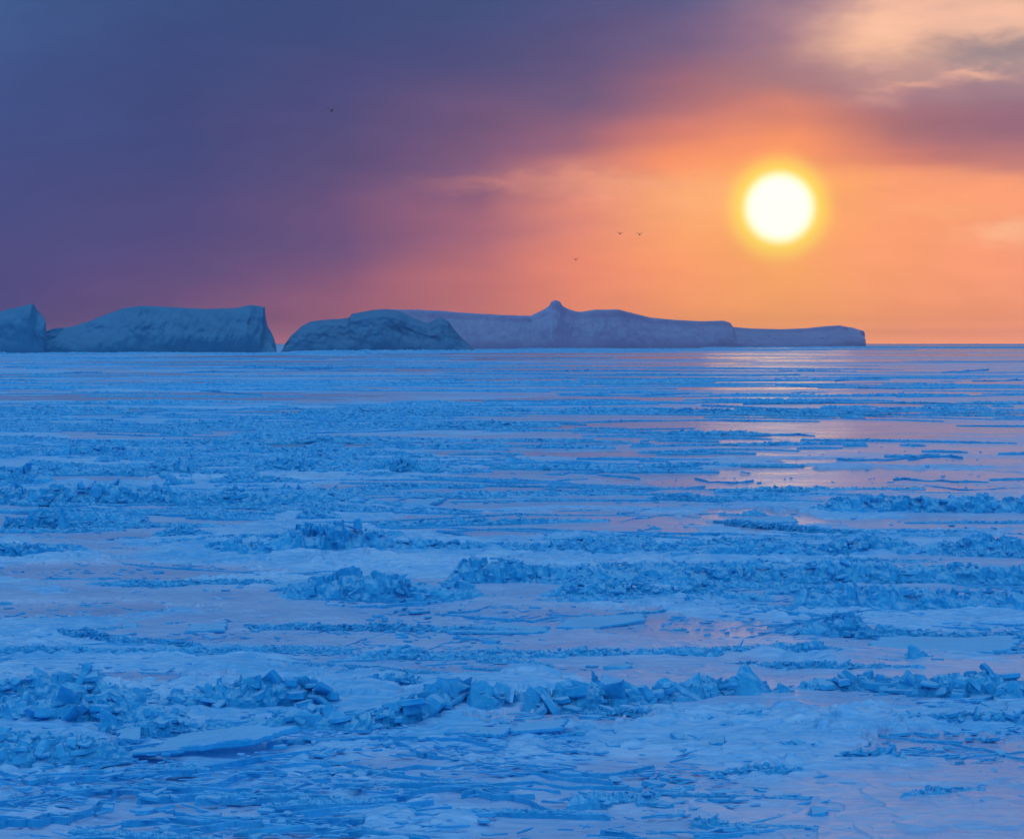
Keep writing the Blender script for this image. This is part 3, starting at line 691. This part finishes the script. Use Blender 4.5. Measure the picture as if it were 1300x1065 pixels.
slab([(745, 895, .1), (765, 880, .6), (800, 890, .5), (820, 905, .1)], .12, 'pale smooth slab leaning in the hollow of the centre ridge', 37)
slab([(700, 800, .08), (716, 791, .2), (822, 785, .22), (826, 791, .14), (760, 799, .1)], .1, 'hooked plate pointing right on the smooth centre ice', 38)
slab([(640, 930, .04), (660, 922, .1), (722, 925, .3), (715, 934, .2)], .1, 'small plate with a lifted end below the centre foreground ridge', 39)
slab([(585, 932, .04), (600, 926, .12), (650, 928, .1), (640, 936, .05)], .08, 'flat plate left of the small plate with a lifted end', 40)
slab([(900, 947, .05), (903, 941, .16), (921, 942, .16), (920, 948, .1)], .12, 'small dark block shaped plate alone at lower right', 41)
slab([(860, 942, .05), (850, 936, .16), (868, 936, .16), (870, 942, .08)], .12, 'small plate left of the lone dark one at lower right', 42)
slab([(905, 665, .05), (920, 660, .1), (1010, 657, .14), (1015, 664, .1)], .2, 'glassy bright plate on the curved swath of loose plates', 43)
slab([(505, 643, .05), (530, 637, .2), (570, 636, .25), (545, 643, .1)], .2, 'long whitish plate left of the smooth pan in the centre', 44)
slab([(530, 918, .05), (520, 905, .4), (592, 893, .7), (600, 900, .5)], .12, 'long plate lying along the slanting foreground ridge', 45)
slab([(145, 940, .05), (160, 931, .2), (180, 934, .25), (178, 944, .1)], .12, 'short glassy slab above the dark shaded bank at lower left', 46)

# ---- raised floe steps: long thin broken edges
def floe_edge(pts, label, seed):
    P = Pile(); ridge_into(P, pts, seed, depth=2.0, blocks=0.25, bs=.8, slabby=1.0, jag=0.35)
    tag(P.build('floe_edge', M_RUB), label, 'floe edge', 'raised floe edges')
floe_edge([(290, 838, 3), (360, 843, 4), (450, 848, 4), (560, 856, 3.5), (650, 862, 3), (700, 864, 2)], 'long straight raised floe step slanting across the foreground left of centre', 61)
floe_edge([(430, 613, 1.5), (600, 616, 2), (760, 620, 2.2), (900, 622, 2), (1000, 622, 1)], 'long thin dark floe edge in the middle distance right of the isolated mound', 62)
floe_edge([(590, 930, 1.5), (700, 920, 1.5), (800, 921, 2), (900, 923, 2)], 'faint raised edge below the centre foreground ridge', 63)
floe_edge([(940, 681, 2), (1050, 682, 3), (1200, 680, 3), (1330, 680, 3)], 'straight dark floe edge below the smooth pale pan at right', 64)
floe_edge([(700, 788, 1), (780, 783, 2.5), (850, 776, 3), (900, 768, 3), (950, 765, 2)], 'curved floe edge above the hooked plate', 65)
floe_edge([(730, 1010, 2), (850, 1008, 3), (1000, 1014, 3), (1150, 1012, 2)], 'low floe edge at the very bottom of the view', 66)

# ---- everything finer: nobody could count it
def build_far_rubble():
    """thin lines of rubble farther out; (row band, columns, how many, height in rows)"""
    rs = np.random.RandomState(77)
    bands = [
        (437.0, 438.2, 1080, 1500, 14, (0.4, 1.2)), (438.2, 442, 900, 1500, 14, (0.4, 1.0)), (448.3, 450, -100, 345, 26, (0.7, 2.2)), (446.3, 447.6, 345, 600, 20, (0.6, 2.0)), (443.4, 445.0, 580, 800, 16, (0.5, 1.8)), (440.6, 442.6, 790, 1100, 18, (0.5, 1.6)), (449, 460, -200, 600, 16, (0.4, 1.3)), (449, 460, 600, 1500, 7, (0.4, 0.9)), (460, 484, -200, 600, 34, (0.5, 1.6)), (460, 484, 600, 1500, 26, (0.4, 1.3)),
        (484, 497, -200, 620, 60, (1.5, 3.2)), (484, 497, 620, 1500, 26, (1.0, 2.4)), (498, 512, -200, 700, 12, (1, 2)), (498, 512, 600, 1500, 26, (1.5, 3.0)),
        (512, 533, -200, 560, 100, (2, 5)), (516, 531, 520, 900, 18, (2, 4)), (512, 533, 860, 1500, 30, (2, 4)), (534, 548, -200, 520, 100, (2, 5)), (540, 566, 520, 1500, 16, (1.5, 3.2)),
        (548, 600, -200, 450, 170, (3, 7)), (548, 600, 440, 900, 50, (2, 5)), (560, 600, 850, 1500, 18, (2, 4)),
        (600, 660, -200, 500, 46, (3, 8)), (600, 640, 500, 1500, 10, (1.5, 3.0)), (640, 700, -200, 500, 34, (3, 8)), (625, 636, 430, 1000, 24, (3, 6)), (684, 702, 400, 900, 30, (4, 9)), (640, 720, 850, 1500, 20, (2, 5)),
        (702, 712, 850, 1500, 16, (5, 12)), (728, 745, 560, 1500, 34, (5, 14)), (750, 780, 600, 1500, 24, (4, 10)), (826, 840, 500, 1150, 20, (4, 9)), (700, 850, -200, 600, 16, (2, 5)), (800, 900, 800, 1500, 12, (2, 5)),
        (900, 1060, -200, 1500, 34, (2, 5)), (990, 1060, -200, 1500, 12, (5, 14)),
    ]
    P = Pile()
    s = 1000
    for (y0, y1, x0, x1, n, (h0, h1)) in bands:
        for _ in range(int(n * (0.68 if y0 > 480 and x0 < 0 else 0.75 if y0 > 480 else 1.3))):
            s += 1
            py = rs.uniform(y0, y1); px = rs.uniform(x0, x1)
            ln = 30 + 260 * rs.rand() ** 1.6 * (1.8 if py < 500 else 1.0)
            sl = rs.uniform(-0.012, 0.012) * (py - HZ) * ln / 60
            h = h0 + (h1 * 1.25 - h0) * rs.rand() ** 2
            pts = [(px, py, h * 0.6), (px + ln * 0.3, py + sl * .3, h), (px + ln * .65, py + sl * .6, h * rs.uniform(0.5, 1.2)), (px + ln, py + sl, h * .5)]
            far = py < 520
            ridge_into(P, pts, s, depth=3.0, blocks=0.0 if far else 0.35, bs=.6, jag=.7, step_px=1.2, slabby=.5, K=9 if not far else 7)
    # thin steps where new ice has slid over new ice
    for (y0, y1, x0, x1, n) in ((455, 600, -200, 620, 34), (470, 600, 620, 1400, 16), (600, 700, -200, 1400, 34), (700, 860, -200, 1400, 46), (860, 1065, -200, 1400, 60)):
        for _ in range(n):
            s += 1
            py = rs.uniform(y0, y1); px = rs.uniform(x0, x1); ln = 60 + 420 * rs.rand() ** 1.8
            k = (py - HZ) / 400
            pts = [(px + ln * u, py + k * (10 * math.sin(u * 3 + s) + rs.normal(0, 1.2) + 14 * u * math.sin(s * 1.7)), rs.uniform(0.8, 2.4)) for u in np.linspace(0, 1, 9)]
            ridge_into(P, pts, s, depth=1.6, blocks=0.05, bs=.9, slabby=1.0, jag=0.35, step_px=1.3, K=7)
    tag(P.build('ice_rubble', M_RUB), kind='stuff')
build_far_rubble()

def build_chips():
    rs = np.random.RandomState(9)
    P = Pile()
    n = 0
    while n < 3200:
        py = 1075 - (1075 - 560) * rs.rand() ** 0.8
        px = rs.uniform(-220, 1520)
        g = ground_at(px, py)
        if float(fbm(np.array([g.x / 4.0]), np.array([g.y / 7.0]), 3, 44)[0]) < 0.05 and rs.rand() < 0.93: continue
        size = (0.05 + 0.22 * rs.rand() ** 2) * (1 if rs.rand() < 0.97 else 2.2)
        P.block(rs, (g.x, g.y, size * 0.05), size, True, rs.normal(0, 0.14), None, rs.uniform(1, 1.9))
        n += 1
    tag(P.build('ice_chips', M_RUB), kind='stuff')
build_chips()
def build_crust():
    """the fine crust of frost plates and frozen-in splinters on the near ice"""
    rs = np.random.RandomState(19)
    P = Pile()
    n = 0
    while n < 6500:
        py = 1080 - (1080 - 690) * rs.rand() ** 0.75
        px = rs.uniform(-160, 1460)
        g = ground_at(px, py)
        w = float(fbm(np.array([g.x / 3.0]), np.array([g.y / 4.0]), 3, 144)[0])
        if rs.rand() > np.clip(0.35 + 2.5 * w, 0.05, 1): continue
        size = 0.035 + 0.10 * rs.rand() ** 2.5
        P.block(rs, (g.x, g.y, -0.01 + rs.rand() * 0.03), size, True, rs.normal(0, 0.18), rs.normal(0, 0.35), rs.uniform(1.5, 4.5))
        n += 1
    tag(P.build('ice_splinters', M_RUB), kind='stuff')
build_crust()

# ---------------------------------------------------------------- icebergs
def iceberg(sil, base_l, base_r, label, seed, depth, cliff=0.55, lean=0.0, mat=None, chop=1.0, ramp=0.28):
    """silhouette points (column, row) from left to right; the foot runs between rows base_l and base_r"""
    x0, x1 = sil[0][0], sil[-1][0]
    n = int((x1 - x0) * 2.0)
    m = 60
    xs = np.linspace(x0, x1, n)
    sx = np.array([p[0] for p in sil], float); sy = np.array([p[1] for p in sil], float)
    top = np.interp(xs, sx, sy)
    base = np.interp(xs, [x0, x1], [base_l, base_r])
    D = F * CAMH / (base - HZ)
    Wx = (xs - 650) / F * D
    t = np.linspace(0, 1, m)
    # cross-section from the foot of the near cliff over the top and down behind
    vy = np.where(t < cliff, (t / cliff) ** 1.3 * ramp, ramp + (t - cliff) / (1 - cliff) * (1 - ramp))
    crest = 0.62
    vz = np.where(t < cliff, (t / cliff) ** 0.85 * 0.80, np.where(t < crest + 0.2, 0.80 + 0.20 * np.sin(np.clip((t - cliff) / (crest + 0.2 - cliff), 0, 1) * math.pi / 2), np.cos((np.clip(t, crest + 0.2, 1) - crest - 0.2) / (0.8 - crest + 1e-6) * math.pi / 2)))
    dep = depth * np.sqrt(np.clip(np.minimum((xs - x0) / 14.0, (x1 - xs) / 14.0), 0.02, 1))
    Yb = D[:, None] + vy[None, :] * dep[:, None]
    s = xs[:, None] / 24.0 + seed
    tt = t[None, :] + 0 * s
    # cliff relief: vertical buttresses, ledges and big scoops
    butt = fbm(s * 0.45 + tt * 0.9, tt * 1.5 + seed, 4, seed % 13, 0.45) + 0.16 * np.abs(fbm(s * 0.9 - tt, tt * 2.2, 3, 7))
    wmask = np.sin(np.clip(t / (cliff * 1.35), 0, 1) * math.pi)[None, :]
    f1, ee, cc = cell(s * 1.1 + 0.4 * fbm(s, tt * 3, 2, 4), tt * 3.2 + s * 0.2, seed % 29)
    f1b, eb, cb = cell(s * 3.0, tt * 6, seed % 23)
    Yb = Yb - butt * depth * 0.16 * chop * wmask + (0.03 * (0.8 - f1) + 0.018 * (0.8 - f1b)) * depth * chop * wmask
    # keep the silhouette seen from the viewpoint: height for its real distance
    Hs = (base - top) * D / F
    Z = vz[None, :] * Hs[:, None]
    corr = (CAMH - (top - HZ) / F * (D + (ramp + 0.15) * dep)) / np.maximum(Hs, 0.5)
    Z = Z * np.clip(corr, 0.3, 3)[:, None]
    Z = Z + fbm(s * 1.6, tt * 6, 4, seed % 17 + 2) * 0.7 * np.clip(vz * 3, 0, 1)[None, :] * (0.35 + 0.65 * wmask) * np.clip(Hs / 20, 0, 1)[:, None]
    X = Wx[:, None] / D[:, None] * (D[:, None] + 0.3 * vy[None, :] * dep[:, None]) + fbm(s * 2, tt * 5, 3, 5) * 2.2 * wmask
    Z[:, 0] = -1.5; Z[:, -1] = -1.5
    c = np.array([X.mean(), D.mean(), 0])
    V = np.stack([X, Yb, Z], -1).reshape(-1, 3) - c
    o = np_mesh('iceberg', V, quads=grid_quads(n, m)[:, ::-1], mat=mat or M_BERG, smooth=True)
    o.location = c
    tag(o, label, 'iceberg', 'icebergs on the horizon')
    return o

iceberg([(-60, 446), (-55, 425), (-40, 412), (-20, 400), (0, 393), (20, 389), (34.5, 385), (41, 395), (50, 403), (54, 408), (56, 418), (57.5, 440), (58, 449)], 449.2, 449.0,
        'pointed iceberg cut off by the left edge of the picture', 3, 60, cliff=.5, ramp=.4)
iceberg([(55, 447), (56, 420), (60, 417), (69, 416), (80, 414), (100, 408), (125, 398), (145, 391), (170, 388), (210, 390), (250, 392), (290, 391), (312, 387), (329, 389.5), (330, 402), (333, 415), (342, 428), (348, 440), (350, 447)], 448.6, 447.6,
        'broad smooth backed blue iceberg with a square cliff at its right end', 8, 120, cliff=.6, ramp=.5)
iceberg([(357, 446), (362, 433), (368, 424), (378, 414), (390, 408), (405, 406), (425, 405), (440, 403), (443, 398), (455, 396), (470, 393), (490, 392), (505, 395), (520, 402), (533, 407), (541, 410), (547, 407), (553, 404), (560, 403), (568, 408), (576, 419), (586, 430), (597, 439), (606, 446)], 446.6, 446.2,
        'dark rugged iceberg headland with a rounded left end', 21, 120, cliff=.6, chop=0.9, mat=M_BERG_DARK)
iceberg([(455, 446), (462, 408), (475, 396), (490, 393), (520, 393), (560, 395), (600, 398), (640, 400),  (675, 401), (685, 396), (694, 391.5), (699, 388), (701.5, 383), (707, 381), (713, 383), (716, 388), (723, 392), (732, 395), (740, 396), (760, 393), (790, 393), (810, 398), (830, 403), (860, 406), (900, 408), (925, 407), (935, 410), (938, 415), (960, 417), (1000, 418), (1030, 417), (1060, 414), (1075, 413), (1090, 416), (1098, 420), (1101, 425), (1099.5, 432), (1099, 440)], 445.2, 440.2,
        'long pale violet iceberg with a small knob of a hill tapering to the right', 33, 260, cliff=.65, chop=.6, ramp=.62, mat=M_BERG_SNOW_HAZE)

# ---------------------------------------------------------------- birds
M_BIRD, _t, _N, _b = mat_new('dark_plumage')
_g = _N.node('ShaderNodeNewGeometry')
_t.links.new(_N.mix(_N.noise(_g.outputs['Position'], 9.0, 3), (0.008, 0.008, 0.010), (0.016, 0.015, 0.014)), _b.inputs['Base Color'])
_b.inputs['Roughness'].default_value = 0.8
def bird(px, py, span_px, D, yaw, lift_l, lift_r, roll, label):
    span = 1.45 * span_px * D / F
    bm = bmesh.new()
    # body: rings along x (nose to tail)
    prof = [(-0.30, 0.004, 0.0), (-0.27, 0.018, 0.0), (-0.22, 0.035, 0.01), (-0.15, 0.05, 0.0), (-0.05, 0.062, -0.008), (0.06, 0.055, -0.006), (0.16, 0.032, 0.0), (0.22, 0.022, 0.004), (0.30, 0.014, 0.006)]
    rings = []
    for x, r, z in prof:
        fl = 1.0 if x < 0.2 else 2.6
        rings.append([bm.verts.new((x, math.cos(a) * r * fl * 1.5, z + math.sin(a) * r * 1.7 / fl)) for a in [k * math.pi / 4 for k in range(8)]])
    for a, b in zip(rings, rings[1:]):
        for k in range(8): bm.faces.new((a[k], a[(k + 1) % 8], b[(k + 1) % 8], b[k]))
    bm.faces.new(rings[0][::-1]); bm.faces.new(rings[-1])
    # wings: swept, bent at the wrist, with thickness
    for side, lift in ((1, lift_l), (-1, lift_r)):
        st = [(0.03, -0.10, 0.09, 0.02, 0.018), (0.14, -0.13, 0.07, 0.02 + 0.10 * lift, 0.014), (0.25, -0.12, 0.06, 0.02 + 0.16 * lift, 0.010), (0.38, -0.05, 0.06, 0.02 + 0.15 * lift, 0.007), (0.50, 0.06, 0.075, 0.02 + 0.10 * lift, 0.003)]
        rg = []
        for (y, le, te, z, th) in st:
            rg.append([bm.verts.new((le, side * y, z)), bm.verts.new(((le + te) / 2 - 0.02, side * y, z + th * 2.2)), bm.verts.new((te, side * y, z)), bm.verts.new(((le + te) / 2 - 0.02, side * y, z - th * 2.2))])
        for a, b in zip(rg, rg[1:]):
            for k in range(4): bm.faces.new((a[k], a[(k + 1) % 4], b[(k + 1) % 4], b[k]))
        bm.faces.new(rg[0][::-1]); bm.faces.new(rg[-1])
    bmesh.ops.recalc_face_normals(bm, faces=bm.faces)
    for v in bm.verts: v.co *= span
    me = bpy.data.meshes.new('bird'); bm.to_mesh(me); bm.free(); me.materials.append(M_BIRD)
    o = bpy.data.objects.new('bird', me); C.objects.link(o)
    o.location = sky_at(px, py, D); o.rotation_euler = (roll, 0, yaw)
    tag(o, label, 'bird', 'seabirds flying over the ice')
bird(421, 141, 8.5, 190, math.radians(100), 2.0, 1.0, math.radians(-22), 'highest dark seabird, alone and tilted, against the blue violet cloud')
bird(787, 297, 6.5, 250, math.radians(80), 0.9, 1.2, math.radians(8), 'left one of two seabirds flying side by side left of the sun')
bird(812, 298, 6.5, 260, math.radians(95), 1.3, 1.3, 0.0, 'right one of two seabirds flying side by side left of the sun')
bird(731, 330, 5.5, 270, math.radians(100), 1.4, 1.2, math.radians(-5), 'lowest small seabird, alone above the hill of the long iceberg')

# ---------------------------------------------------------------- the air
HAZE = True
if HAZE:
    bm = bmesh.new(); bmesh.ops.create_cube(bm, size=1.0)
    for v in bm.verts:
        v.co = Vector((v.co.x * 38000, v.co.y * 38000, (v.co.z + 0.5) * 82 - 2))
    me = bpy.data.meshes.new('haze'); bm.to_mesh(me); bm.free()
    hz = bpy.data.objects.new('haze', me); C.objects.link(hz)
    m = bpy.data.materials.new('haze'); m.use_nodes = True
    t = m.node_tree; t.nodes.clear()
    out = t.nodes.new('ShaderNodeOutputMaterial'); pv = t.nodes.new('ShaderNodeVolumePrincipled')
    pv.inputs['Color'].default_value = (0.97, 0.88, 0.88, 1)
    pv.inputs['Density'].default_value = 0.000038
    pv.inputs['Anisotropy'].default_value = 0.78
    t.links.new(pv.outputs[0], out.inputs['Volume'])
    me.materials.append(m)
    tag(hz, kind='stuff')
